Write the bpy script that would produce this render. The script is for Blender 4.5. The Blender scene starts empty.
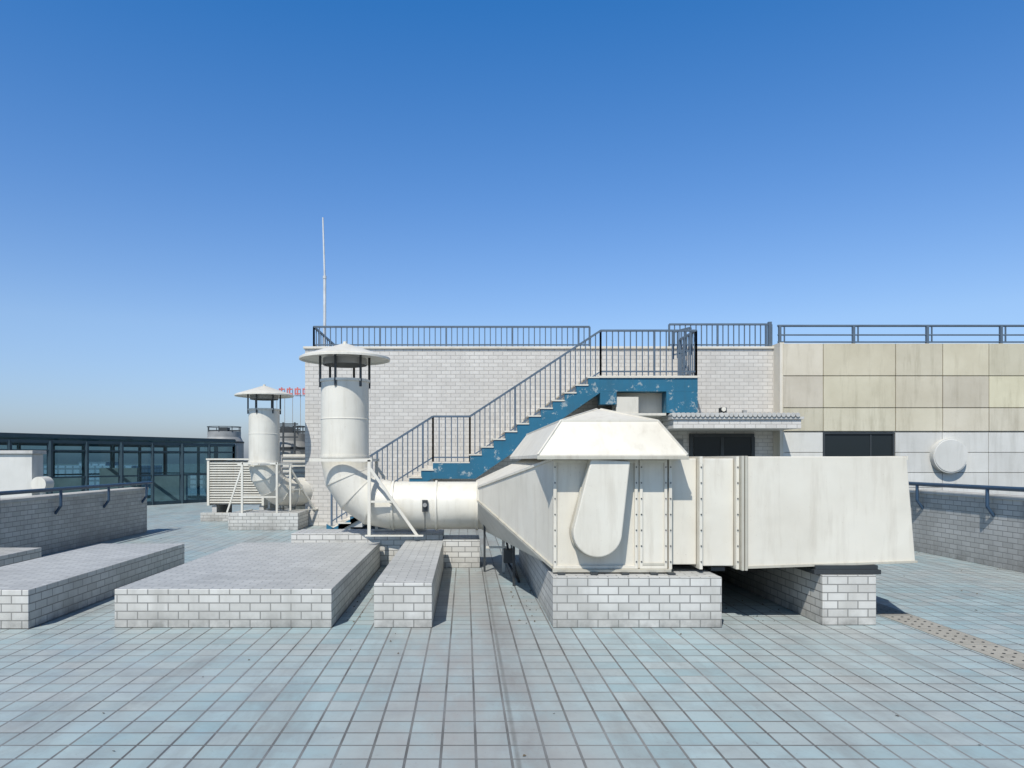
import bpy, bmesh, math, random
from mathutils import Vector, Matrix
random.seed(4)
scn = bpy.context.scene
R = math.radians

# ------------------------------------------------------------------ materials
def new_mat(name):
    m = bpy.data.materials.new(name); m.use_nodes = True
    nt = m.node_tree; b = nt.nodes['Principled BSDF']
    return m, nt, b
def N(nt, t, **kw):
    n = nt.nodes.new(t)
    for k, v in kw.items():
        if k in n.inputs.keys(): n.inputs[k].default_value = v
        else: setattr(n, k, v)
    return n
def L(nt, a, b): nt.links.new(a, b)
def ramp(nt, fac, p0, p1, c0=(0,0,0,1), c1=(1,1,1,1)):
    r = nt.nodes.new('ShaderNodeValToRGB')
    r.color_ramp.elements[0].position = p0; r.color_ramp.elements[0].color = c0
    r.color_ramp.elements[1].position = p1; r.color_ramp.elements[1].color = c1
    L(nt, fac, r.inputs[0]); return r.outputs[0]
def mix(nt, fac, a, b, blend='MIX'):
    m = nt.nodes.new('ShaderNodeMix'); m.data_type = 'RGBA'; m.blend_type = blend
    for s, v in ((m.inputs[0], fac), (m.inputs[6], a), (m.inputs[7], b)):
        if hasattr(v, 'is_linked'): L(nt, v, s)
        elif isinstance(v, (int, float)): s.default_value = v
        else: s.default_value = (*v[:3], 1)
    return m.outputs[2]
def mul(nt, a, k):
    n = nt.nodes.new('ShaderNodeMath'); n.operation='MULTIPLY'; L(nt, a, n.inputs[0])
    if isinstance(k,(int,float)): n.inputs[1].default_value = k
    else: L(nt, k, n.inputs[1])
    return n.outputs[0]
def noise(nt, vec, scale, detail=4, rough=.55, stretch=None):
    if stretch:
        mp = nt.nodes.new('ShaderNodeMapping'); mp.inputs['Scale'].default_value = stretch
        L(nt, vec, mp.inputs[0]); vec = mp.outputs[0]
    n = N(nt, 'ShaderNodeTexNoise'); n.inputs['Scale'].default_value = scale
    n.inputs['Detail'].default_value = detail; n.inputs['Roughness'].default_value = rough
    L(nt, vec, n.inputs['Vector']); return n.outputs['Fac']
def bump(nt, h, strength, dist, bsdf):
    b = nt.nodes.new('ShaderNodeBump'); b.inputs['Strength'].default_value = strength
    b.inputs['Distance'].default_value = dist
    L(nt, h, b.inputs['Height']); L(nt, b.outputs[0], bsdf.inputs['Normal'])

def mat_paint(name, col, dirt=(.35,.32,.27), amount=.5, rough=.45, metallic=0, chips=None, streak=.8):
    m, nt, b = new_mat(name)
    g = nt.nodes.new('ShaderNodeNewGeometry').outputs['Position']
    f1 = ramp(nt, noise(nt, g, 1.3, 5), .45, .8)
    f2 = ramp(nt, noise(nt, g, 3.0, 6, .65, (3.2, 3.2, .35)), .5, .85)
    base = mix(nt, 1.0, col, ramp(nt, noise(nt, g, .9, 3), .3, .7, (.90,.89,.87,1), (1,1,1,1)), 'MULTIPLY')
    c = mix(nt, mul(nt, f1, amount*.5), base, dirt)
    c = mix(nt, mul(nt, f2, amount*streak), c, dirt)
    sp = ramp(nt, noise(nt, g, 38, 3, .7), .68, .74)
    c = mix(nt, mul(nt, sp, amount*.8), c, (.22,.15,.10))
    if chips:
        cf = ramp(nt, noise(nt, g, 4.2, 7, .78), .575, .60)
        c = mix(nt, cf, c, chips)
    L(nt, c, b.inputs['Base Color']); b.inputs['Roughness'].default_value = rough
    b.inputs['Metallic'].default_value = metallic
    bump(nt, noise(nt, g, 2.2, 2), .35, .03, b)
    return m

def mat_brick(name, c1, c2, mortar, bw, rh, ms, offset=.5, dirtcol=(.25,.25,.25), dirt=.4, rough=.5, big=.8, foot=0):
    m, nt, b = new_mat(name)
    uv = nt.nodes.new('ShaderNodeUVMap').outputs[0]
    g = nt.nodes.new('ShaderNodeNewGeometry').outputs['Position']
    t = nt.nodes.new('ShaderNodeTexBrick'); t.offset = offset; t.squash = 1
    L(nt, uv, t.inputs['Vector'])
    t.inputs['Color1'].default_value = (*c1,1); t.inputs['Color2'].default_value = (*c2,1)
    t.inputs['Mortar'].default_value = (*mortar,1); t.inputs['Scale'].default_value = 1
    t.inputs['Mortar Size'].default_value = ms; t.inputs['Mortar Smooth'].default_value = .2
    t.inputs['Bias'].default_value = 0
    t.inputs['Brick Width'].default_value = bw; t.inputs['Row Height'].default_value = rh
    d = ramp(nt, noise(nt, g, big, 6, .65), .42, .78)
    c = mix(nt, mul(nt, d, dirt), t.outputs['Color'], dirtcol)
    s = ramp(nt, noise(nt, g, 2.0, 5, .6, (3,3,.4)), .5, .85)
    c = mix(nt, mul(nt, s, dirt*.8), c, dirtcol)
    if foot:   # grime splashed up from the floor
        sx = nt.nodes.new('ShaderNodeSeparateXYZ'); L(nt, g, sx.inputs[0])
        mr = nt.nodes.new('ShaderNodeMapRange'); mr.inputs[1].default_value=0; mr.inputs[2].default_value=foot; mr.inputs[3].default_value=1; mr.inputs[4].default_value=0
        L(nt, sx.outputs[2], mr.inputs[0])
        c = mix(nt, mul(nt, mr.outputs[0], ramp(nt, noise(nt, g, 6, 6, .7), .35, .7, (.15,.15,.15,1), (.9,.9,.9,1))), c, (.17,.165,.15))
    L(nt, c, b.inputs['Base Color']); b.inputs['Roughness'].default_value = rough
    inv = nt.nodes.new('ShaderNodeMath'); inv.operation='SUBTRACT'; inv.inputs[0].default_value=1; L(nt, t.outputs['Fac'], inv.inputs[1])
    bump(nt, inv.outputs[0], .5, .006, b)
    return m

def mat_floor():
    m, nt, b = new_mat('terrace_tiles')
    g = nt.nodes.new('ShaderNodeNewGeometry').outputs['Position']
    mp = nt.nodes.new('ShaderNodeMapping'); mp.inputs['Location'].default_value = (-.06, .03, 0); L(nt, g, mp.inputs[0])
    t = nt.nodes.new('ShaderNodeTexBrick'); t.offset = 0; t.squash = 1
    L(nt, mp.outputs[0], t.inputs['Vector'])
    t.inputs['Color1'].default_value = (.245,.34,.36,1); t.inputs['Color2'].default_value = (.315,.40,.415,1)
    t.inputs['Mortar'].default_value = (.20,.205,.20,1); t.inputs['Scale'].default_value = 1
    t.inputs['Mortar Size'].default_value = .008; t.inputs['Mortar Smooth'].default_value = .25; t.inputs['Bias'].default_value = 0
    t.inputs['Brick Width'].default_value = .19; t.inputs['Row Height'].default_value = .19
    c = t.outputs['Color']
    t2 = nt.nodes.new('ShaderNodeTexBrick'); t2.offset = 0
    mp2 = nt.nodes.new('ShaderNodeMapping'); mp2.inputs['Location'].default_value = (-.06+.19*37, .03+.19*11, 0); L(nt, g, mp2.inputs[0])
    L(nt, mp2.outputs[0], t2.inputs['Vector'])
    t2.inputs['Color1'].default_value=(0,0,0,1); t2.inputs['Color2'].default_value=(1,1,1,1); t2.inputs['Mortar'].default_value=(0,0,0,1)
    t2.inputs['Scale'].default_value=1; t2.inputs['Mortar Size'].default_value=.0075; t2.inputs['Brick Width'].default_value=.19; t2.inputs['Row Height'].default_value=.19
    greyf = ramp(nt, t2.outputs['Color'], .5, 1.0, (0,0,0,1), (.55,.55,.55,1))
    c = mix(nt, greyf, c, (.345,.36,.35))
    w = ramp(nt, noise(nt, g, .45, 6, .65), .44, .64, (0,0,0,1), (.65,.65,.65,1))
    c = mix(nt, w, c, (.345,.355,.34))
    w2 = ramp(nt, noise(nt, g, 2.6, 7, .7), .46, .76, (0,0,0,1), (.7,.7,.7,1))
    c = mix(nt, w2, c, (.215,.235,.24))
    # water-run stains, long in the fall direction
    w3 = ramp(nt, noise(nt, g, 1.1, 7, .7, (1.8,.35,1)), .50, .75, (0,0,0,1), (.75,.75,.75,1))
    c = mix(nt, w3, c, (.19,.195,.19))
    sx = nt.nodes.new('ShaderNodeSeparateXYZ'); L(nt, g, sx.inputs[0])
    def lane(cx, half, soft, lo, hi):
        a = nt.nodes.new('ShaderNodeMath'); a.operation='SUBTRACT'; L(nt, sx.outputs[0], a.inputs[0]); a.inputs[1].default_value = cx
        ab = nt.nodes.new('ShaderNodeMath'); ab.operation='ABSOLUTE'; L(nt, a.outputs[0], ab.inputs[0])
        mr = nt.nodes.new('ShaderNodeMapRange'); mr.inputs[1].default_value = half; mr.inputs[2].default_value = half+soft
        mr.inputs[3].default_value = hi; mr.inputs[4].default_value = lo; L(nt, ab.outputs[0], mr.inputs[0]); return mr.outputs[0]
    nn = ramp(nt, noise(nt, g, 1.6, 7, .7, (1.6,.5,1)), .3, .6)
    c = mix(nt, mul(nt, lane(.05, .3, .7, 0, .9), nn), c, mix(nt, t.outputs['Fac'], (.28,.28,.27), (.16,.16,.155)))
    nj = ramp(nt, noise(nt, g, 3, 6, .75, (3,.8,1)), .30, .62, (.35,.35,.35,1), (1,1,1,1))
    c = mix(nt, mul(nt, lane(.283, .006, .014, 0, .75), nj), c, (.12,.12,.11))
    c = mix(nt, mul(nt, lane(.33, .02, .18, 0, .5), nn), c, (.17,.17,.165))
    dj = ramp(nt, noise(nt, g, .9, 5, .6), .38, .60)
    c = mix(nt, mul(nt, dj, t.outputs['Fac']), c, (.095,.095,.09))
    sp = ramp(nt, noise(nt, g, 24, 4, .8), .62, .70, (0,0,0,1), (.5,.5,.5,1))
    c = mix(nt, sp, c, (.15,.16,.155))
    L(nt, c, b.inputs['Base Color'])
    L(nt, ramp(nt, noise(nt, g, 3, 4), .3, .7, (.42,.42,.42,1), (.7,.7,.7,1)), b.inputs['Roughness'])
    inv = nt.nodes.new('ShaderNodeMath'); inv.operation='SUBTRACT'; inv.inputs[0].default_value=1; L(nt, t.outputs['Fac'], inv.inputs[1])
    bump(nt, inv.outputs[0], .6, .006, b)
    return m

def mat_concrete(name, col, col2, stain):
    m, nt, b = new_mat(name)
    g = nt.nodes.new('ShaderNodeNewGeometry').outputs['Position']
    at = nt.nodes.new('ShaderNodeAttribute'); at.attribute_name = 'tint'
    c = mix(nt, ramp(nt, noise(nt, g, 1.2, 6, .6), .35, .7), col, col2)
    c = mix(nt, ramp(nt, noise(nt, g, 2.2, 6, .7, (2.5,2.5,.3)), .5, .8, (0,0,0,1), (.75,.75,.75,1)), c, stain)
    c = mix(nt, 1.0, c, at.outputs['Color'], 'MULTIPLY')
    L(nt, c, b.inputs['Base Color']); b.inputs['Roughness'].default_value = .8
    bump(nt, noise(nt, g, 30, 4), .2, .005, b)
    return m
def mat_flat(name, col, rough=.6, metallic=0):
    m, nt, b = new_mat(name)
    g = nt.nodes.new('ShaderNodeNewGeometry').outputs['Position']
    c = mix(nt, ramp(nt, noise(nt, g, 3, 5), .35, .75), col, tuple(x*.72 for x in col))
    L(nt, c, b.inputs['Base Color']); b.inputs['Roughness'].default_value = rough; b.inputs['Metallic'].default_value = metallic
    return m
def mat_glass():
    m, nt, b = new_mat('tinted_glass')
    out = nt.nodes['Material Output']
    tr = nt.nodes.new('ShaderNodeBsdfTransparent'); tr.inputs[0].default_value = (.44,.60,.66,1)
    gl = nt.nodes.new('ShaderNodeBsdfGlossy'); gl.inputs['Roughness'].default_value = .03; gl.inputs[0].default_value = (.5,.65,.7,1)
    fr = nt.nodes.new('ShaderNodeFresnel'); fr.inputs[0].default_value = 1.5
    mx = nt.nodes.new('ShaderNodeMixShader'); L(nt, fr.outputs[0], mx.inputs[0]); L(nt, tr.outputs[0], mx.inputs[1]); L(nt, gl.outputs[0], mx.inputs[2])
    L(nt, mx.outputs[0], out.inputs[0]); return m

M_FLOOR = mat_floor()
M_WHITE = mat_paint('white_painted_sheet_metal', (.665,.63,.545), (.32,.27,.20), .6, .45)
M_WHITE2 = mat_paint('white_painted_pipe', (.665,.64,.565), (.34,.30,.23), .6, .42)
M_FLANGE = mat_paint('flange_steel', (.46,.44,.37), (.20,.15,.10), .8, .5)
M_BLOCK = mat_brick('plinth_brick_tiles', (.50,.485,.445), (.62,.605,.56), (.21,.205,.19), .195, .079, .006, dirtcol=(.28,.27,.24), dirt=.65, foot=.2)
M_BLOCKTOP = mat_brick('plinth_top_tiles', (.40,.40,.385), (.49,.49,.47), (.21,.21,.20), .195, .079, .006, dirtcol=(.25,.25,.235), dirt=.65)
M_WALL = mat_brick('wall_brick_tiles', (.52,.49,.445), (.60,.57,.52), (.34,.32,.29), .23, .092, .007, dirtcol=(.35,.33,.295), dirt=.5, big=.35)
M_WALL2 = mat_brick('parapet_brick_tiles', (.38,.375,.35), (.48,.475,.45), (.20,.20,.19), .20, .079, .006, dirtcol=(.22,.215,.20), dirt=.8, big=.6, foot=.3)
M_PANEL = mat_concrete('aged_concrete_panels', (.48,.435,.32), (.565,.52,.395), (.30,.265,.18))
M_PANEL_LOW = mat_concrete('light_stone_panels', (.50,.49,.45), (.58,.57,.53), (.38,.37,.33))
M_CONC = mat_concrete('weathered_concrete', (.40,.39,.365), (.50,.49,.46), (.27,.26,.235))
M_BEIGE = mat_concrete('beige_render', (.55,.51,.43), (.62,.58,.50), (.40,.37,.30))
M_BLUE = mat_paint('blue_stair_paint', (.014,.125,.21), (.03,.07,.09), .6, .5, chips=(.25,.30,.31))
M_RAIL = mat_flat('slate_blue_railing_paint', (.09,.125,.165), .45)
M_RAIL_D = mat_flat('dark_blue_rail_paint', (.035,.07,.12), .4)
M_DARK = mat_flat('dark_steel', (.035,.04,.042), .5)
M_BLACK = mat_flat('black_void', (.012,.013,.014), .6)
M_FRAME = mat_flat('pavilion_steel_frame', (.02,.045,.06), .45)
M_GLASS = mat_glass()
M_GREY = mat_flat('grey_equipment', (.30,.30,.29), .6)
M_RED = mat_flat('red_sign_paint', (.60,.16,.14), .5)
M_DRAIN = mat_concrete('drain_cover_stone', (.24,.23,.20), (.31,.295,.26), (.17,.16,.135))
M_ANT = mat_flat('galvanised_mast', (.66,.65,.62), .4, .2)
mm, nt_, b_ = new_mat('window_glass'); b_.inputs['Base Color'].default_value=(.018,.024,.027,1); b_.inputs['Roughness'].default_value=.12; b_.inputs['Specular IOR Level'].default_value=.2; M_WIN = mm

# ------------------------------------------------------------------ mesh builder
class MB:
    def __init__(s): s.v=[]; s.f=[]; s.mi=[]; s.sm=[]; s.ti=[]; s.mats=[]
    def mat(s, m):
        if m not in s.mats: s.mats.append(m)
        return s.mats.index(m)
    def add(s, vs, fs, m, smooth=False, tint=1.0):
        o=len(s.v); s.v+= [tuple(v) for v in vs]; k=s.mat(m)
        for f in fs: s.f.append([i+o for i in f]); s.mi.append(k); s.sm.append(smooth); s.ti.append(tint)
    def hexa(s, vs, m, tint=1.0, topmat=None):
        fs=[(0,3,2,1),(4,5,6,7),(0,1,5,4),(1,2,6,5),(2,3,7,6),(3,0,4,7)]
        if topmat is None: s.add(vs, fs, m, False, tint)
        else:
            o=len(s.v); s.add(vs,[f for i,f in enumerate(fs) if i!=1], m, False, tint)
            k=s.mat(topmat); s.f.append([i+o for i in fs[1]]); s.mi.append(k); s.sm.append(False); s.ti.append(tint)
    def box(s, x0,x1,y0,y1,z0,z1, m, tint=1.0, topmat=None):
        s.hexa([(x0,y0,z0),(x1,y0,z0),(x1,y1,z0),(x0,y1,z0),(x0,y0,z1),(x1,y0,z1),(x1,y1,z1),(x0,y1,z1)], m, tint, topmat)
    def bar(s, p, q, w, d, m):
        p=Vector(p); q=Vector(q); a=(q-p).normalized()
        up = Vector((0,0,1)) if abs(a.z)<.9 else Vector((0,1,0))
        u=a.cross(up).normalized()*w/2; n=a.cross(u).normalized()*d/2
        s.hexa([p-u-n,p+u-n,p+u+n,p-u+n,q-u-n,q+u-n,q+u+n,q-u+n], m)
    def tube(s, p, q, r, m, seg=24, r2=None, caps=True, n0=None, n1=None):
        p=Vector(p); q=Vector(q); a=(q-p).normalized(); r2=r if r2 is None else r2
        up = Vector((0,0,1)) if abs(a.z)<.9 else Vector((0,1,0))
        u=a.cross(up).normalized(); w=a.cross(u).normalized()
        vs=[]
        for c,rr,nn in ((p,r,n0),(q,r2,n1)):
            for i in range(seg):
                t=2*math.pi*i/seg; d=u*math.cos(t)*rr+w*math.sin(t)*rr
                if nn is not None:
                    nn=Vector(nn); d = d - a*(d.dot(nn)/a.dot(nn))
                vs.append(c+d)
        s.add(vs,[(i,(i+1)%seg,seg+(i+1)%seg,seg+i) for i in range(seg)],m,True)
        if caps: 
            s.add(vs[:seg],[tuple(range(seg))],m); s.add(vs[seg:],[tuple(range(seg))],m)
    def lathe(s, cx, cy, prof, m, seg=36):
        for (r0,z0),(r1,z1) in zip(prof[:-1],prof[1:]):
            vs=[]
            for r,z in ((r0,z0),(r1,z1)):
                for i in range(seg):
                    t=2*math.pi*i/seg; vs.append((cx+r*math.cos(t),cy+r*math.sin(t),z))
            s.add(vs,[(i,(i+1)%seg,seg+(i+1)%seg,seg+i) for i in range(seg)],m,True)
    def prismY(s, poly, y0, y1, m):
        n=len(poly); vs=[(x,y0,z) for x,z in poly]+[(x,y1,z) for x,z in poly]
        s.add(vs,[tuple(range(n)),tuple(range(2*n-1,n-1,-1))]+[(i,(i+1)%n,n+(i+1)%n,n+i) for i in range(n)],m)
    def done(s, name, parent=None, bevel=0, merge=True):
        me=bpy.data.meshes.new(name); me.from_pydata(s.v,[],s.f)
        for m in s.mats: me.materials.append(m)
        for p,k,sm in zip(me.polygons,s.mi,s.sm): p.material_index=k; p.use_smooth=sm
        att=me.attributes.new('tint','FLOAT_COLOR','FACE')
        for i,t in enumerate(s.ti): att.data[i].color = (t,t,t,1) if isinstance(t,(int,float)) else (*t,1)
        bm=bmesh.new(); bm.from_mesh(me)
        bmesh.ops.recalc_face_normals(bm, faces=bm.faces); bm.to_mesh(me); bm.free()
        uv=me.uv_layers.new(name='UVMap')
        for p in me.polygons:
            n=p.normal; ax=max(range(3), key=lambda i:abs(n[i]))
            for li in p.loop_indices:
                co=me.vertices[me.loops[li].vertex_index].co
                uv.data[li].uv = (co.y,co.z) if ax==0 else (co.x,co.z) if ax==1 else (co.x,co.y)
        ob=bpy.data.objects.new(name,me); scn.collection.objects.link(ob)
        if parent: ob.parent=parent
        if bevel:
            b=ob.modifiers.new('bevel','BEVEL'); b.width=bevel; b.segments=2; b.limit_method='ANGLE'; b.angle_limit=R(40)
        return ob
def empty(name):
    e=bpy.data.objects.new(name,None); scn.collection.objects.link(e); return e

# ------------------------------------------------------------------ ground & terrace
b=MB(); mg=mat_flat('hazy_city_ground',(.20,.23,.22),.9)
b.add([(-6000,-6000,-30),(6000,-6000,-30),(6000,6000,-30),(-6000,6000,-30)],[(0,1,2,3)],mg); b.done('ground')
b=MB(); b.box(-22,8.15,-6,42,-29.99,0,M_WALL2,topmat=M_FLOOR); b.done('roof_terrace')

def plinth(x0,x1,y0,y1,h,name='brick_plinth'):
    b=MB(); b.box(x0,x1,y0,y1,.002,h,M_BLOCK,topmat=M_BLOCKTOP); return b.done(name,bevel=.006)
plinth(-7.05,-5.95,7.0,10.4,.37)
plinth(-5.36,-4.13,7.0,10.9,.37)
plinth(-3.34,-1.27,7.05,11.05,.37)
plinth(-.867,-.314,7.05,10.8,.425)

# drain cover strip
e=empty('drain_cover')
b=MB(); y=2.2
while y<17:
    b.box(4.27,4.60,y,y+.58,-.02,.006,M_DRAIN,tint=random.uniform(.75,1.15))
    y+=.6
b.done('cover_slabs',e)
b=MB(); y=2.2
while y<17:
    for i in range(5):
        for j in range(3):
            cx=4.34+j*.095; cy=y+.07+i*.11
            vs=[(cx+.013*math.cos(t*math.pi/4),cy+.013*math.sin(t*math.pi/4),.0095) for t in range(8)]
            b.add(vs,[tuple(range(8))],M_BLACK)
    y+=.6
b.done('drain_holes',e)

# wind-blown grit and dry leaves on the tiles (one object)
b=MB(); ml=mat_flat('dry_leaf_litter',(.13,.10,.06),.9)
rr=random.Random(9)
for i in range(260):
    x=rr.uniform(-6.5,7.6); y=rr.uniform(3.2,16)
    if rr.random()<.45:
        x,y=rr.choice([(rr.uniform(.5,.83),rr.uniform(7.2,11)),(rr.uniform(-1.26,-1.05),rr.uniform(7.2,11)),(7.9-abs(rr.gauss(0,.12)),rr.uniform(8,17)),(rr.uniform(2.5,3.4),rr.uniform(7.3,9))])
    s=rr.uniform(.006,.020); a=rr.uniform(0,6.28); h=rr.uniform(.004,.012)
    b.add([(x+s*math.cos(a),y+s*math.sin(a),.004),(x+s*.5*math.cos(a+1.6),y+s*.5*math.sin(a+1.6),.004+h),(x-s*math.cos(a),y-s*math.sin(a),.004),(x-s*.5*math.cos(a+1.6),y-s*.5*math.sin(a+1.6),.005)],[(0,1,2),(0,2,3)],ml)
b.done('leaf_litter')

# ------------------------------------------------------------------ ventilation unit
vu=empty('rooftop_ventilation_unit')
b=MB()
b.box(.838,2.448,7.05,11.5,.002,.485,M_BLOCK,topmat=M_BLOCKTOP); b.done('left_brick_base',vu,.006)
b=MB(); b.box(3.46,3.98,7.16,11.3,.002,.485,M_BLOCK,topmat=M_BLOCKTOP); b.done('right_brick_base',vu,.006)
b=MB(); b.box(2.452,3.456,10.7,10.95,.002,.48,M_WALL2,topmat=M_CONC); b.done('assumed_cross_wall',vu,.006)  # assumed wall between the bases, added to darken the space under the duct
X0,X1,Y0,Y1,Z0,Z1=.87,2.0,7.30,11.4,.53,1.62
b=MB(); b.box(X0,X1,Y0,Y1,Z0,Z1,M_WHITE)
b.box(2.0,2.30,7.36,11.35,.56,1.615,M_WHITE)
b.box(2.34,2.66,7.33,11.3,.55,1.615,M_WHITE)
b.done('fan_housing',vu,.008)
b=MB()
def frame(x0,x1,z0,z1,y,w=.035,t=.02,m=M_FLANGE):
    b.box(x0,x0+w,y-t,y,z0,z1,m); b.box(x1-w,x1,y-t,y,z0,z1,m)
    b.box(x0+w,x1-w,y-t,y,z0,z0+w,m); b.box(x0+w,x1-w,y-t,y,z1-w,z1,m)
frame(.87,1.70,.53,1.60,7.298,.032,.022,M_WHITE)
frame(1.72,1.99,.53,1.60,7.298,.028,.022,M_WHITE)
for x in (2.005,2.305,2.665):
    b.box(x,x+.03,7.27,11.42,.525,1.635,M_WHITE)
for x in (2.70,2.735):
    b.box(x,x+.025,7.22,11.42,.52,1.640,M_FLANGE)
b.box(.86,2.02,7.24,7.30,.50,.528,M_FLANGE)
for x in (.9,1.22,1.52,1.8,1.97):
    b.box(x,x+.07,7.16,7.30,.486,.505,M_DARK)
for i in range(7):
    z=.60+i*.155
    for x in (.885,1.685,1.735,1.975): b.tube((x,7.276,z),(x,7.270,z),.007,M_DARK,8)
    for x in (2.02,2.32,2.68): b.tube((x,7.270,z),(x,7.262,z),.007,M_DARK,8)
b.box(1.75,1.96,7.281,7.297,.56,.585,M_FLANGE)
b.done('flanges_and_feet',vu,.002)
b=MB()
b.hexa([(2.76,7.26,.545),(4.42,7.26,.60),(4.42,11.3,.60),(2.76,11.3,.545),(2.76,7.26,1.635),(4.335,7.26,1.635),(4.335,11.3,1.635),(2.76,11.3,1.635)],M_WHITE)
b.done('outlet_duct',vu,.008)
b=MB()
b.hexa([(2.755,7.24,.535),(4.43,7.24,.592),(4.43,7.26,.592),(2.755,7.26,.535),(2.755,7.24,.56),(4.43,7.24,.615),(4.43,7.26,.615),(2.755,7.26,.56)],M_FLANGE)
b.box(2.765,2.775,7.254,7.262,.56,1.63,M_DARK)
b.box(3.40,4.05,7.20,9.0,.487,.53,M_DARK)
b.box(3.42,4.03,7.22,9.0,.53,.572,M_DARK)
b.box(2.46,2.6,7.4,11.2,.49,.53,M_DARK)
b.hexa([(4.335,7.262,1.60),(4.35,7.262,1.60),(4.35,11.3,1.60),(4.335,11.3,1.60),(4.335,7.262,1.64),(4.35,7.262,1.64),(4.35,11.3,1.64),(4.335,11.3,1.64)],M_WHITE)
b.done('duct_rails',vu,.002)
b=MB()
A=[(.70,7.08,1.615),(2.13,7.08,1.615),(2.13,11.6,1.615),(.70,11.6,1.615)]
A2=[(x,y,z+.035) for x,y,z in A]
B=[(.95,7.30,1.99),(1.90,7.30,1.99),(1.90,11.4,1.99),(.95,11.4,1.99)]
C=[(1.40,7.85,2.14),(1.44,7.85,2.14),(1.44,10.9,2.14),(1.40,10.9,2.14)]
def ring(p,q): b.add(p+q,[(i,(i+1)%4,4+(i+1)%4,4+i) for i in range(4)],M_WHITE)
ring(A,A2); ring(A2,B); ring(B,C); b.add(C,[(0,1,2,3)],M_WHITE)
b.add(A,[(3,2,1,0)],M_WHITE)
b.box(.69,2.14,7.065,7.079,1.605,1.64,M_FLANGE)
b.done('hood',vu,.004)
b=MB()
for p,q in ((A2[0],B[0]),(A2[1],B[1]),(B[0],B[1]),(B[0],C[0]),(B[1],C[1]),(B[0],B[3])): b.bar(p,q,.018,.018,M_WHITE)
b.done('hood_seams',vu)
b=MB(); cx,cz,r=1.275,.90,.235; tx,tz=1.40,1.62
ax=Vector((tx-cx,tz-cz)).normalized(); pr=Vector((ax.y,-ax.x))
poly=[(tx-pr.x*.19,tz-pr.y*.19)]
base=math.atan2(-pr.y,-pr.x)
for i in range(25):
    t=base+math.pi*i/24; poly.append((cx+r*math.cos(t),cz+r*math.sin(t)))
poly.append((tx+pr.x*.19,tz+pr.y*.19))
poly=[(x,min(z,1.612)) for x,z in poly]
b.prismY(poly,7.10,7.297,M_WHITE); b.done('belt_guard',vu,.012)
b=MB()
poly2=[(cx+(x-cx)*1.06,cz+(z-cz)*(1.06 if z<cz+.3 else 1)) for x,z in poly]
b.prismY(poly2,7.262,7.29,M_FLANGE); b.done('belt_guard_flange',vu,.003)
b=MB()
b.hexa([(.869,7.32,.54),(.869,11.38,.54),(.19,11.55,.55),(.17,9.6,1.07),
        (.869,7.32,1.61),(.869,11.38,1.61),(.19,11.55,1.29),(.17,9.6,1.25)],M_WHITE)
b.done('inlet_hopper',vu,.006)
b=MB()
b.bar((.869,7.31,.54),(.17,9.59,1.07),.03,.03,M_FLANGE); b.bar((.869,7.31,1.61),(.17,9.59,1.25),.025,.025,M_WHITE)
b.bar((.165,9.59,1.06),(.165,9.59,1.26),.03,.03,M_WHITE)
b.done('hopper_edges',vu)
b=MB()
b.bar((.28,10.6,.0),(.28,10.6,.7),.03,.03,M_DARK); b.bar((.55,10.6,.0),(.55,10.6,.8),.04,.04,M_WHITE)
b.bar((.62,9.4,0),(.62,9.4,.8),.03,.03,M_DARK); b.bar((.3,10.6,.35),(.62,10.6,.35),.03,.03,M_WHITE)
b.box(.52,.64,9.9,10.05,.22,.40,M_DARK); b.tube((.58,9.95,.4),(.5,10.2,.8),.015,M_BLACK,8)
b.tube((.58,9.95,.22),(.70,9.6,.02),.015,M_BLACK,8)
b.tube((.70,9.6,.02),(.76,11.9,.02),.015,M_BLACK,8); b.tube((.76,11.9,.02),(1.0,16.4,.02),.015,M_BLACK,8)
b.done('hopper_legs',vu)

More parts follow.
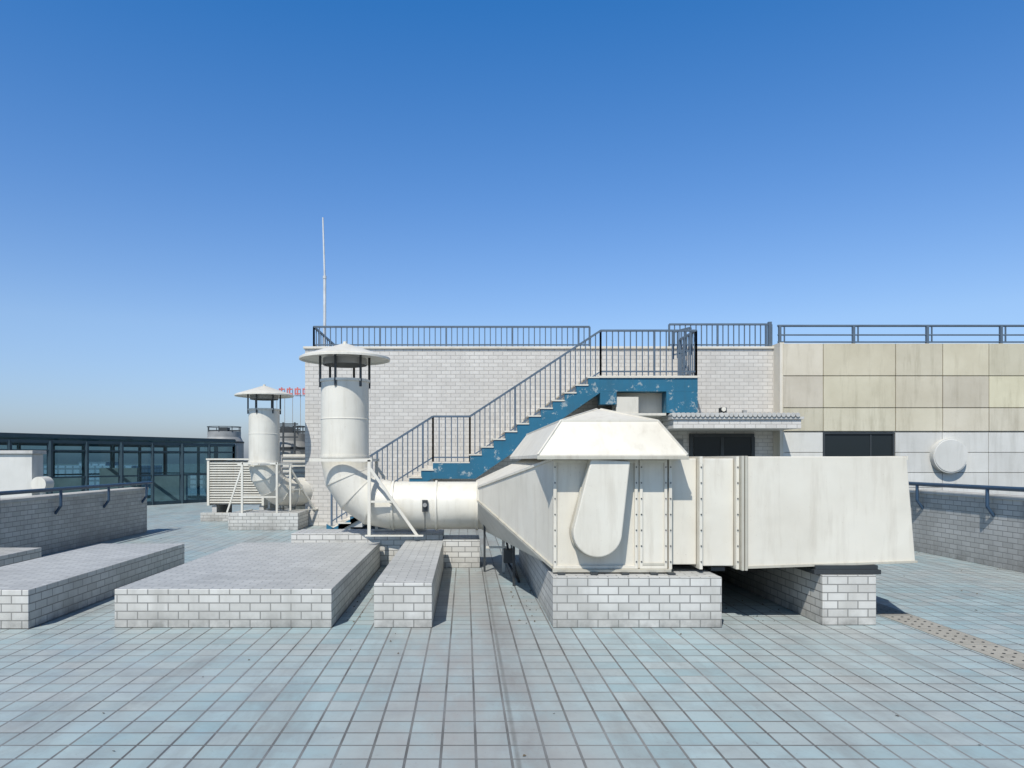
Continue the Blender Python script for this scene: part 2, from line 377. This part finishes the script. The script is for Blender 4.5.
# ------------------------------------------------------------------ exhaust vents
def vent(X,Y,zc,ang,length,stand_base,open_end=.0):
    e=empty('mushroom_exhaust_vent'); r=.355; Rb=.70; d=Vector((math.cos(ang),math.sin(ang),0)); Z=Vector((0,0,1))
    b=MB(); seg=40
    b.tube((X,Y,zc+Rb),(X,Y,2.80),r,M_WHITE2,seg,caps=False)
    b.lathe(X,Y,[(r,2.80),(r-.02,2.80),(r-.02,2.3)],M_WHITE2,seg)
    for z in (zc+Rb+.03,2.78): b.lathe(X,Y,[(r,z-.02),(r+.018,z-.018),(r+.018,z+.018),(r,z+.02)],M_WHITE2,seg)
    b.lathe(X,Y,[(r,2.22),(r+.006,2.215),(r+.006,2.205),(r,2.20)],M_WHITE2,seg)
    b.done('stack_pipe',e)
    b=MB(); n=4; C=Vector((X,Y,zc+Rb))+d*Rb
    pts=[];nor=[]
    for i in range(n+1):
        t=math.pi/2*i/n
        pts.append(C-d*Rb*math.cos(t)-Z*Rb*math.sin(t)); nor.append((d*math.sin(t)-Z*math.cos(t)).normalized())
    for i in range(n):
        b.tube(pts[i],pts[i+1],r*1.0,M_WHITE2,seg,caps=False,n0=nor[i],n1=nor[i+1])
    for i in range(1,n):
        a=nor[i]; b.tube(pts[i]-a*.010,pts[i]+a*.010,r+.010,M_WHITE2,seg)
    b.done('elbow',e)
    b=MB(); p=pts[-1]; q=p+d*length
    b.tube(p,q,r,M_WHITE2,seg)
    for t in (.02,.42,.80,.97):
        c=p+d*length*t; b.tube(c-d*.014,c+d*.014,r+.02,M_WHITE2,seg)
    b.done('horizontal_duct',e)
    b=MB()
    b.lathe(X,Y,[(.0,3.345),(.05,3.34),(.64,3.145),(.675,3.125),(.675,3.095),(.655,3.10),(.63,3.12),(.0,3.22)],M_WHITE2,48)
    b.tube((X,Y,3.33),(X,Y,3.375),.03,M_WHITE2,12)
    b.done('rain_cap',e)
    b=MB()
    for k in range(6):
        t=k*math.pi/3+.3; x=X+(r+.012)*math.cos(t); y=Y+(r+.012)*math.sin(t)
        b.bar((x,y,2.68),(x,y,3.15),.035,.012,M_DARK)
    b.lathe(X,Y,[(r-.03,3.02),(r-.03,3.12)],M_GREY,32)
    b.done('cap_struts',e)
    b=MB(); s=Vector((-d.y,d.x,0)); w=.44; c=Vector((X,Y,0))
    zt=zc+Rb-.02
    for sg in (-1,1):
        o=c+s*w*sg
        f=o+d*.42
        b.bar(f+Z*stand_base,f+Z*(zt),.045,.045,M_WHITE2)
        b.bar(o-d*.42+Z*zt,o+d*.46+Z*zt,.045,.045,M_WHITE2)
        b.bar(f+Z*(zt-.1),o+d*1.12+Z*stand_base,.04,.04,M_WHITE2)
        b.bar(o+d*.42+Z*(stand_base+.5),o+d*.75+Z*(stand_base+.5),.03,.03,M_WHITE2)
        b.bar(o+d*.36+Z*(stand_base+.01),o+d*1.2+Z*(stand_base+.01),.05,.02,M_WHITE2)
    b.bar(c-d*.42-s*w+Z*zt,c-d*.42+s*w+Z*zt,.045,.045,M_WHITE2)
    b.bar(c+d*.42-s*w+Z*zt,c+d*.42+s*w+Z*zt,.045,.045,M_WHITE2)
    b.done('support_stand',e)
    return e
v1=vent(-1.8,11.1,.92,0,1.6,.5)
b=MB(); b.box(-.62,-.54,10.70,10.74,.85,1.02,M_DARK); b.tube((-.58,10.7,.95),(-.58,10.66,.95),.03,M_GREY,12); b.bar((-.58,10.72,.85),(-.58,10.74,.6),.012,.012,M_DARK); b.done('damper_gauge',v1)
plinth(-2.62,-.335,11.15,11.9,.49)
plinth(-.33,.22,10.96,11.7,.415)
v2=vent(-4.72,17.4,.82,R(48),1.7,.40)
b=MB()
for x in (-5.12,-4.32):
    b.bar((x,17.0,.39),(x,17.0,1.55),.045,.045,M_WHITE2)
b.bar((-5.12,17.0,1.52),(-4.32,17.0,1.52),.045,.045,M_WHITE2); b.bar((-5.12,17.0,.75),(-4.32,17.0,.75),.035,.035,M_WHITE2)
b.bar((-5.12,17.0,.4),(-5.12,17.8,.4),.04,.04,M_WHITE2); b.bar((-5.12,17.0,1.45),(-5.45,16.95,.4),.035,.035,M_WHITE2)
b.done('front_frame',v2)
plinth(-5.39,-3.80,16.85,17.95,.39)

# ------------------------------------------------------------------ penthouse building
pb=empty('rooftop_penthouse_building'); YW=18.0
b=MB()
b.box(-3.89,7.60,YW,26,.002,4.30,M_WALL,topmat=M_CONC)
b.box(3.05,4.6,17.3,YW-.003,.002,2.65,M_WALL)
b.done('brick_walls',pb)
b=MB()
b.box(-3.93,7.60,YW-.04,YW+.25,4.303,4.36,M_BEIGE); b.done('parapet_coping',pb,.006)
b=MB(); YC=17.62
b.box(7.603,17,YC+.05,26,-29,4.30,M_CONC)
b.box(7.50,7.60,YC+.0,YC+.5,.0,4.40,M_BEIGE)
b.done('wing_core',pb)
b=MB()
xs=[7.56,8.52,10.24,11.36,12.46,13.56,14.66,15.76,16.86]; zs=[2.28,2.84,3.60,4.38]
for i in range(len(xs)-1):
    for j in range(3):
        k=random.uniform(.87,1.08)
        b.box(xs[i]+.009,xs[i+1]-.009,YC-.03+random.uniform(0,.006),YC+.048,zs[j]+.009,zs[j+1]-.009,M_PANEL,tint=(k,k*random.uniform(.98,1.01),k*random.uniform(.96,1.06)))
b.done('upper_concrete_panels',pb,.006)
b=MB()
zl=[-1.2,-.4,.4,.95,1.30,1.78,2.26]
for i in range(len(xs)-1):
    for j in range(len(zl)-1):
        if i==1 and zl[j]>=.95: continue
        k=random.uniform(.92,1.04)
        b.box(xs[i]+.006,xs[i+1]-.006,YC-.01,YC+.048,zl[j]+.006,zl[j+1]-.006,M_PANEL_LOW,tint=k)
b.done('lower_stone_panels',pb,.004)
b=MB()
b.box(8.57,10.19,YC+.036,YC+.047,.96,2.26,M_WIN)
for x in (8.53,10.19): b.box(x,x+.04,YC+.0,YC+.046,.96,2.26,M_DARK)
b.box(9.66,9.69,YC+.02,YC+.035,.99,2.21,M_DARK)
for z in (.96,2.22): b.box(8.571,10.189,YC+.005,YC+.035,z,z+.04,M_DARK)
b.done('wing_window',pb)
b=MB()
b.tube((11.46,YC-.012,1.70),(11.46,YC-.16,1.70),.41,M_PANEL_LOW,40)
b.tube((11.46,YC-.161,1.70),(11.46,YC-.175,1.70),.39,M_PANEL_LOW,40,r2=.38)
b.done('round_wall_vent',pb)
b=MB()
b.box(4.62,7.45,16.4,YW-.003,2.30,2.50,M_WALL)
b.box(4.58,7.50,16.36,YW-.003,2.503,2.56,M_CONC)
x=4.62
while x<7.45:
    b.tube((x,16.33,2.60),(x,YW-.01,2.60),.05,M_CONC,10); x+=.105
b.done('entrance_canopy',pb)
b=MB()
b.box(5.55,6.95,YW-.035,YW-.012,1.0,2.16,M_WIN)
b.box(5.45,7.02,YW-.05,YW-.004,2.16,2.24,M_DARK)
for x in (5.45,6.2,6.95): b.box(x,x+.08,YW-.06,YW-.004,.02,2.16,M_DARK)
b.box(5.53,6.95,YW-.055,YW-.004,.95,1.02,M_DARK); b.box(5.53,6.95,YW-.045,YW-.004,.02,.95,M_GREY)
b.box(4.80,5.30,YW-.03,YW-.004,.02,2.1,M_GREY)
b.done('entrance_door',pb)
b=MB()
b.box(5.86,5.98,16.9,17.1,2.66,2.80,M_DARK); b.tube((5.92,16.95,2.75),(5.86,16.75,2.75),.05,M_WHITE2,12)
b.box(6.36,6.44,16.9,17.0,2.66,2.74,M_GREY)
b.done('security_cameras',pb)

# ------------------------------------------------------------------ railing helper
def railing(b, pts, h, sp, m, bw=.02, top=.04, bot=.08, posts=None):
    for p,q in zip(pts[:-1],pts[1:]):
        p=Vector(p); q=Vector(q); Zv=Vector((0,0,1))
        b.bar(p+Zv*h,q+Zv*h,top,top,m)
        b.bar(p+Zv*bot,q+Zv*bot,.03,.03,m)
        n=max(1,round((q-p).length/sp))
        for i in range(n+1):
            c=p+(q-p)*i/n; w=bw*1.9 if (i==0 or i==n or (posts and i%posts==0)) else bw
            b.bar(c,c+Zv*h,w,w,m)
ra=empty('roof_edge_railing')
b=MB(); railing(b,[(-3.7,YW+.12,4.36),(3.05,YW+.12,4.36)],.50,.135,M_RAIL,.022,.045,.06,posts=12)
railing(b,[(-3.7,YW+.12,4.36),(-3.7,25.5,4.36)],.50,.3,M_RAIL,.022,.045,.06)
railing(b,[(5.0,YW+.12,4.36),(7.50,YW+.12,4.36)],.56,.135,M_RAIL,.022,.045,.06,posts=9)
b.box(7.42,7.5,YW+.08,YW+.16,4.36,4.98,M_RAIL)
b.done('baluster_panels',ra)
b=MB(); y=YC+.25
b.tube((7.55,y,4.84),(16.9,y,4.84),.028,M_RAIL,10); b.tube((7.55,y,4.62),(16.9,y,4.62),.018,M_RAIL,8); b.tube((7.55,y,4.45),(16.9,y,4.45),.018,M_RAIL,8)
x=7.6
while x<17:
    b.box(x-.03,x+.03,y-.03,y+.03,4.30,4.84,M_RAIL); b.box(x+.1,x+.125,y-.015,y+.015,4.45,4.84,M_RAIL); x+=1.78
b.done('pipe_rail',ra)

# ------------------------------------------------------------------ staircase
st=empty('outdoor_staircase'); YS=16.6
rise,run=.1736,.2655
b=MB()
x=.11; z=1.53
for i in range(11):
    b.box(x+i*run,x+(i+1)*run+.02,YS+.06,YW-.004,z+i*rise-.10,z+(i+1)*rise-.002,M_CONC)
    b.box(x+i*run-.02,x+(i+1)*run,YS-.02,YW-.004,z+(i+1)*rise,z+(i+1)*rise+.03,M_BEIGE)
b.box(-.72,.11,YS+.06,YW-.004,1.25,1.53,M_CONC)
for i in range(9):
    zz=1.53-(i+1)*.170
    b.box(-.72-(i+1)*run,-.72-i*run,YS+.06,YW-.004,max(.003,zz-.25),zz,M_CONC)
    b.box(-.72-(i+1)*run,-.72-i*run+.02,YS-.02,YW-.004,zz+.002,zz+.03,M_BEIGE)
b.done('concrete_steps',st)
b=MB()
poly=[]
for i in range(11): poly += [(x+i*run,z+i*rise),(x+i*run,z+(i+1)*rise)]
poly += [(x+11*run,z+11*rise),(x+11*run,z+11*rise-.33),(x+.12,1.18),(-.72,1.18),(-.72-9*run,.0+.004),(-.72-9*run,.16)]
pl=[]
for i in range(9,0,-1):
    zz=1.53-i*.170; pl += [(-.72-i*run,zz),(-.72-(i-1)*run,zz)]
poly += pl[1:] + [(-.72,1.53)]
b.prismY(poly,YS,YS+.06,M_BLUE); b.done('blue_stringer',st)
b=MB()
zt=3.44
b.box(3.032,5.22,YS,YW-.004,zt-.30,zt,M_BLUE)
b.box(4.52,5.22,YS,YW-.004,2.66,zt-.302,M_BLUE)
b.box(3.032,3.40,YS,YS+.3,2.85,zt-.302,M_BLUE)
b.box(3.0,5.25,YS-.03,YW-.004,zt+.002,zt+.05,M_BEIGE)
b.done('top_landing',st)
b=MB(); b.box(3.402,4.518,YS+.40,YS+.55,2.66,zt-.303,M_BEIGE); b.box(3.25,4.518,YS+.02,YW-.3,2.60,2.655,M_BEIGE); b.box(3.402,3.9,YS+.04,YS+.1,2.655,3.02,M_BEIGE); b.done('landing_underside',st)
b=MB(); y=YS+.05
railing(b,[(-3.0,y,.12),(-.72,y,1.56),(.11,y,1.56),(3.05,y,3.49),(5.2,y,3.49)],1.02,.135,M_RAIL,.022,.045,.10,posts=9)
railing(b,[(5.2,y,3.49),(5.2,YW-.1,3.49)],1.02,.135,M_RAIL,.022,.045,.10)
railing(b,[(4.75,y+.25,3.9),(5.15,y+.25,4.0)],.62,.1,M_RAIL,.022,.045,.10)
b.done('stair_railing',st)

# ------------------------------------------------------------------ antenna
b=MB(); X,Y=-3.83,20.2
b.tube((X,Y,4.2),(X,Y,6.6),.04,M_ANT,12); b.tube((X,Y,6.6),(X-.05,Y,8.22),.028,M_ANT,10,r2=.02)
b.tube((X,Y,6.55),(X,Y,6.62),.05,M_ANT,12); b.box(X-.12,X+.12,Y-.12,Y+.12,4.302,4.34,M_ANT)
b.done('lightning_rod_mast')

# ------------------------------------------------------------------ parapets
def parapet(x0,x1,y0,y1,h,side,railoff):
    e=empty('parapet_wall')
    b=MB(); b.box(x0,x1,y0,y1,.003,h,M_WALL2,topmat=M_CONC); b.done('wall',e)
    b=MB(); b.box(x0-.03,x1+.03,y0-.02,y1+.02,h+.002,h+.06,M_CONC); b.done('coping',e,.006)
    b=MB(); xi = x1 if side>0 else x0
    xr=xi+side*.10
    b.tube((xr,y0,h+.17),(xr,y1,h+.17),.03,M_RAIL_D,12)
    b.tube((xi-side*.10,y0,h+.14),(xi-side*.10,y1,h+.14),.02,M_RAIL_D,10)
    y=y0+.6
    while y<y1:
        b.tube((xr,y,h+.17),(xr,y,h-.12),.025,M_RAIL_D,10); b.tube((xr,y,h-.12),(xi,y,h-.26),.025,M_RAIL_D,10)
        b.tube((xr,y,h+.17),(xi-side*.10,y,h+.14),.018,M_RAIL_D,8)
        y+=1.72
    b.done('handrail',e); return e
parapet(-7.42,-7.09,-5,16.5,.93,1,0)
parapet(7.92,8.2,-5,17.55,1.02,-1,0)

# ------------------------------------------------------------------ glass pavilion
gp=empty('glass_pavilion')
P0=Vector((-19.0,14.4,0)); P1=Vector((-9.1,29.2,0)); d=(P1-P0).normalized(); s=Vector((-d.y,d.x,0)); Zv=Vector((0,0,1)); Ln=(P1-P0).length
H=2.42; W=4.5
def wallglass(a,q,gb,fb,sp=1.15):
    dd=(q-a); ln=dd.length; u=dd/ln; nr=Vector((-u.y,u.x,0))
    gb.add([a,q,q+Zv*(H-.1),a+Zv*(H-.1)],[(0,1,2,3)],M_GLASS)
    n=round(ln/sp)
    for i in range(n+1):
        c=a+u*ln*i/n; fb.bar(c+Zv*.0,c+Zv*(H-.22),.13 if i%2 else .08,.12,M_FRAME)
    for z,w in ((.06,.12),(1.05,.05),(1.9,.05),(H-.24,.10),(H-.06,.12)): fb.bar(a+Zv*z,q+Zv*z,.07,w,M_FRAME)
g=MB(); f=MB()
wallglass(P0,P1,g,f); wallglass(P1,P1+s*W,g,f); wallglass(P0+s*W,P1+s*W,g,f)
n=12
for i in range(n+1):
    p=P0+d*Ln*i/n; f.bar(p-s*.05+Zv*(H-.06),p+s*W+Zv*(H-.06),.06,.08,M_FRAME)
g.add([P0+Zv*(H-.01),P1+Zv*(H-.01),P1+s*W+Zv*(H-.01),P0+s*W+Zv*(H-.01)],[(0,1,2,3)],M_GLASS)
g.done('glazing',gp); f.done('steel_frame',gp)
b=MB()
for i in range(7):
    p=P0+d*(4+i*2.1)+s*2.3
    b.box(p.x-.8,p.x+.6,p.y-.1,p.y+.1,.01,1.0+.3*(i%2),M_GREY)
b.done('interior_partitions',gp)

e=empty('white_roof_hatch')
b=MB(); b.box(-10.2,-8.66,14.8,15.2,.004,1.72,M_PANEL_LOW); b.box(-10.25,-8.62,14.75,15.25,1.722,1.79,M_CONC); b.done('hatch_walls',e,.01)
b=MB(); b.tube((-8.42,14.6,1.12),(-8.42,14.9,1.12),.15,M_WHITE2,20); b.tube((-8.42,14.75,1.0),(-8.42,14.75,.01),.05,M_WHITE2,12); b.done('hatch_vent',e)

e=empty('louvred_air_conditioner')
b=MB(); b.box(-6.75,-5.35,19.6,21,.42,1.58,M_GREY)
for i in range(17):
    z=.46+i*.065; b.hexa([(-6.76,19.52,z),(-5.34,19.52,z),(-5.34,19.6,z+.03),(-6.76,19.6,z+.03),(-6.76,19.52,z+.03),(-5.34,19.52,z+.03),(-5.34,19.6,z+.055),(-6.76,19.6,z+.055)],M_WHITE2)
b.box(-6.80,-6.74,19.5,21,.40,1.6,M_WHITE2); b.box(-5.36,-5.30,19.5,21,.40,1.6,M_WHITE2); b.box(-6.82,-5.28,19.48,21.02,1.601,1.64,M_WHITE2)
for x in (-6.7,-5.45): b.box(x,x+.12,19.6,20.9,.004,.40,M_CONC)
b.done('louvre_casing',e)
b=MB(); b.box(-6.9,-5.2,19.3,19.48,.003,.22,M_BLOCK); b.done('kerb',e)

def tower(X,Y,h,r,z0=0.003):
    e=empty('cooling_tower')
    b=MB(); b.lathe(X,Y,[(r*.9,z0),(r,z0+.3),(r,h-.6),(r*.86,h-.35),(r*.86,h-.1),(r*.8,h-.1),(r*.8,h-.5)],M_GREY,28)
    b.lathe(X,Y,[(r*1.02,h-.62),(r*1.03,h-.56),(r*1.0,h-.54)],M_DARK,28); b.done('shell',e)
    b=MB()
    for k in range(8):
        t=k*math.pi/4; b.bar((X+r*.86*math.cos(t),Y+r*.86*math.sin(t),h-.12),(X+r*.86*math.cos(t),Y+r*.86*math.sin(t),h+.12),.03,.03,M_DARK)
    b.lathe(X,Y,[(r*.88,h+.10),(r*.88,h+.13)],M_DARK,28); b.box(X-.2,X+.2,Y-.2,Y+.2,h-.2,h+.1,M_DARK)
    b.bar((X-r*.86,Y,h-.05),(X+r*.86,Y,h-.05),.06,.06,M_DARK)
    b.done('fan_frame',e)
tower(-10.9,33.5,2.98,.85); tower(-5.65,23.6,2.55,.65); tower(-8.6,35.5,3.1,.8)
e=empty('equipment_ladder_frame')
b=MB()
for x in (-5.9,-5.55,-5.2): b.bar((x,22.6,.0),(x,22.6,2.75),.05,.05,M_DARK)
for z in (1.9,2.3,2.7): b.bar((-5.95,22.6,z),(-5.1,22.6,z),.04,.04,M_DARK)
b.done('frame_bars',e)
b=MB(); b.box(-4.75,-4.0,19.3,21.0,.9,1.75,M_WHITE2); 
for i in range(6): b.box(-4.78,-3.97,19.26,19.3,1.0+i*.13,1.04+i*.13,M_GREY)
b.box(-4.7,-4.6,19.4,19.5,.003,.9,M_GREY); b.box(-4.15,-4.05,19.4,19.5,.003,.9,M_GREY)
b.done('corrugated_duct_box')

def bld(x,y,w,dp,h,col):
    m=mat_brick('far_facade_%d'%int(x+y),col,tuple(k*.95 for k in col),tuple(k*.55 for k in col),4,3.2,.5,offset=0,dirt=.1)
    b=MB(); b.box(x,x+w,y,y+dp,-30,h,m); b.box(x+w*.3,x+w*.6,y+dp*.3,y+dp*.7,h,h+2,m); b.done('distant_building')
bld(-330,420,60,40,-4,(.45,.48,.50)); bld(-230,400,50,40,-1.5,(.42,.46,.5)); bld(-160,430,40,30,-7,(.5,.5,.5)); bld(-470,500,70,40,1.2,(.45,.48,.52))
e=empty('red_rooftop_sign')
b=MB()
for i in range(4):
    x=-14.6+i*.62
    b.box(x,x+.46,58,58.1,7.10,7.20,M_RED); b.box(x,x+.46,58,58.1,6.74,6.84,M_RED); b.box(x+.17,x+.27,57.99,58.09,6.7,7.3,M_RED); b.box(x,x+.08,57.995,58.095,6.72,7.22,M_RED)
b.done('letters',e)
b=MB()
for i in range(5): b.bar((-14.8+i*.62,58.2,-28),(-14.8+i*.62,58.2,7.1),.04,.04,M_GREY)
b.bar((-14.9,58.2,6.65),(-12.2,58.2,6.65),.05,.05,M_GREY)
b.done('lattice',e)

# ------------------------------------------------------------------ light, sky
elev=R(52); hd=Vector((.38,.92)).normalized()
tosun=Vector((-hd.x*math.cos(elev),-hd.y*math.cos(elev),math.sin(elev)))
sl=bpy.data.lights.new('sun','SUN'); sl.energy=5.0; sl.angle=R(.5); sl.color=(1,.96,.89)
so=bpy.data.objects.new('sun',sl); scn.collection.objects.link(so); so.rotation_euler=(-tosun).to_track_quat('-Z','Y').to_euler()
w=bpy.data.worlds.new('World'); scn.world=w; w.use_nodes=True; nt=w.node_tree
bg=nt.nodes['Background']; sk=nt.nodes.new('ShaderNodeTexSky'); sk.sky_type='NISHITA'; sk.sun_disc=False
sk.sun_elevation=elev; sk.sun_rotation=math.atan2(tosun.x,tosun.y); sk.altitude=0; sk.air_density=1.0; sk.dust_density=1.2; sk.ozone_density=3.0
# hazy city sky tint by elevation; unseen overhead stops darkened to reduce fill light
tc=nt.nodes.new('ShaderNodeTexCoord'); sp=nt.nodes.new('ShaderNodeSeparateXYZ'); nt.links.new(tc.outputs['Generated'],sp.inputs[0])
cr=nt.nodes.new('ShaderNodeValToRGB'); nt.links.new(sp.outputs[2],cr.inputs[0])
S=2.0
stops=[(0,(1.02,1.10,1.45)),(.05,(1.12,1.20,1.48)),(.17,(1.25,1.38,1.58)),(.33,(.82,1.25,1.68)),(.53,(.34,1.12,1.76)),(.70,(.22,.40,.55)),(1.0,(.22,.35,.44))]
el=cr.color_ramp.elements
el[0].position=0; el[1].position=1
for p,c in stops[1:-1]: el.new(p)
for e_,(p,c) in zip(sorted(el,key=lambda q:q.position),stops): e_.color=(c[0]/S,c[1]/S,c[2]/S,1)
vm=nt.nodes.new('ShaderNodeVectorMath'); vm.operation='MULTIPLY'; nt.links.new(sk.outputs[0],vm.inputs[0]); nt.links.new(cr.outputs[0],vm.inputs[1])
v2_=nt.nodes.new('ShaderNodeVectorMath'); v2_.operation='SCALE'; nt.links.new(vm.outputs[0],v2_.inputs[0]); v2_.inputs['Scale'].default_value=S
nt.links.new(v2_.outputs[0],bg.inputs[0]); bg.inputs[1].default_value=.10

cam=bpy.data.cameras.new('camera'); co=bpy.data.objects.new('camera',cam); scn.collection.objects.link(co)
co.location=(0,0,1.6); co.rotation_euler=(R(90),0,0)
cam.sensor_width=36; cam.lens=36*740/1024; cam.shift_x=47/1024; cam.shift_y=76/1024; cam.clip_end=12000; cam.clip_start=.05
scn.camera=co
scn.view_settings.view_transform='Standard'; scn.view_settings.look='None'; scn.view_settings.exposure=0
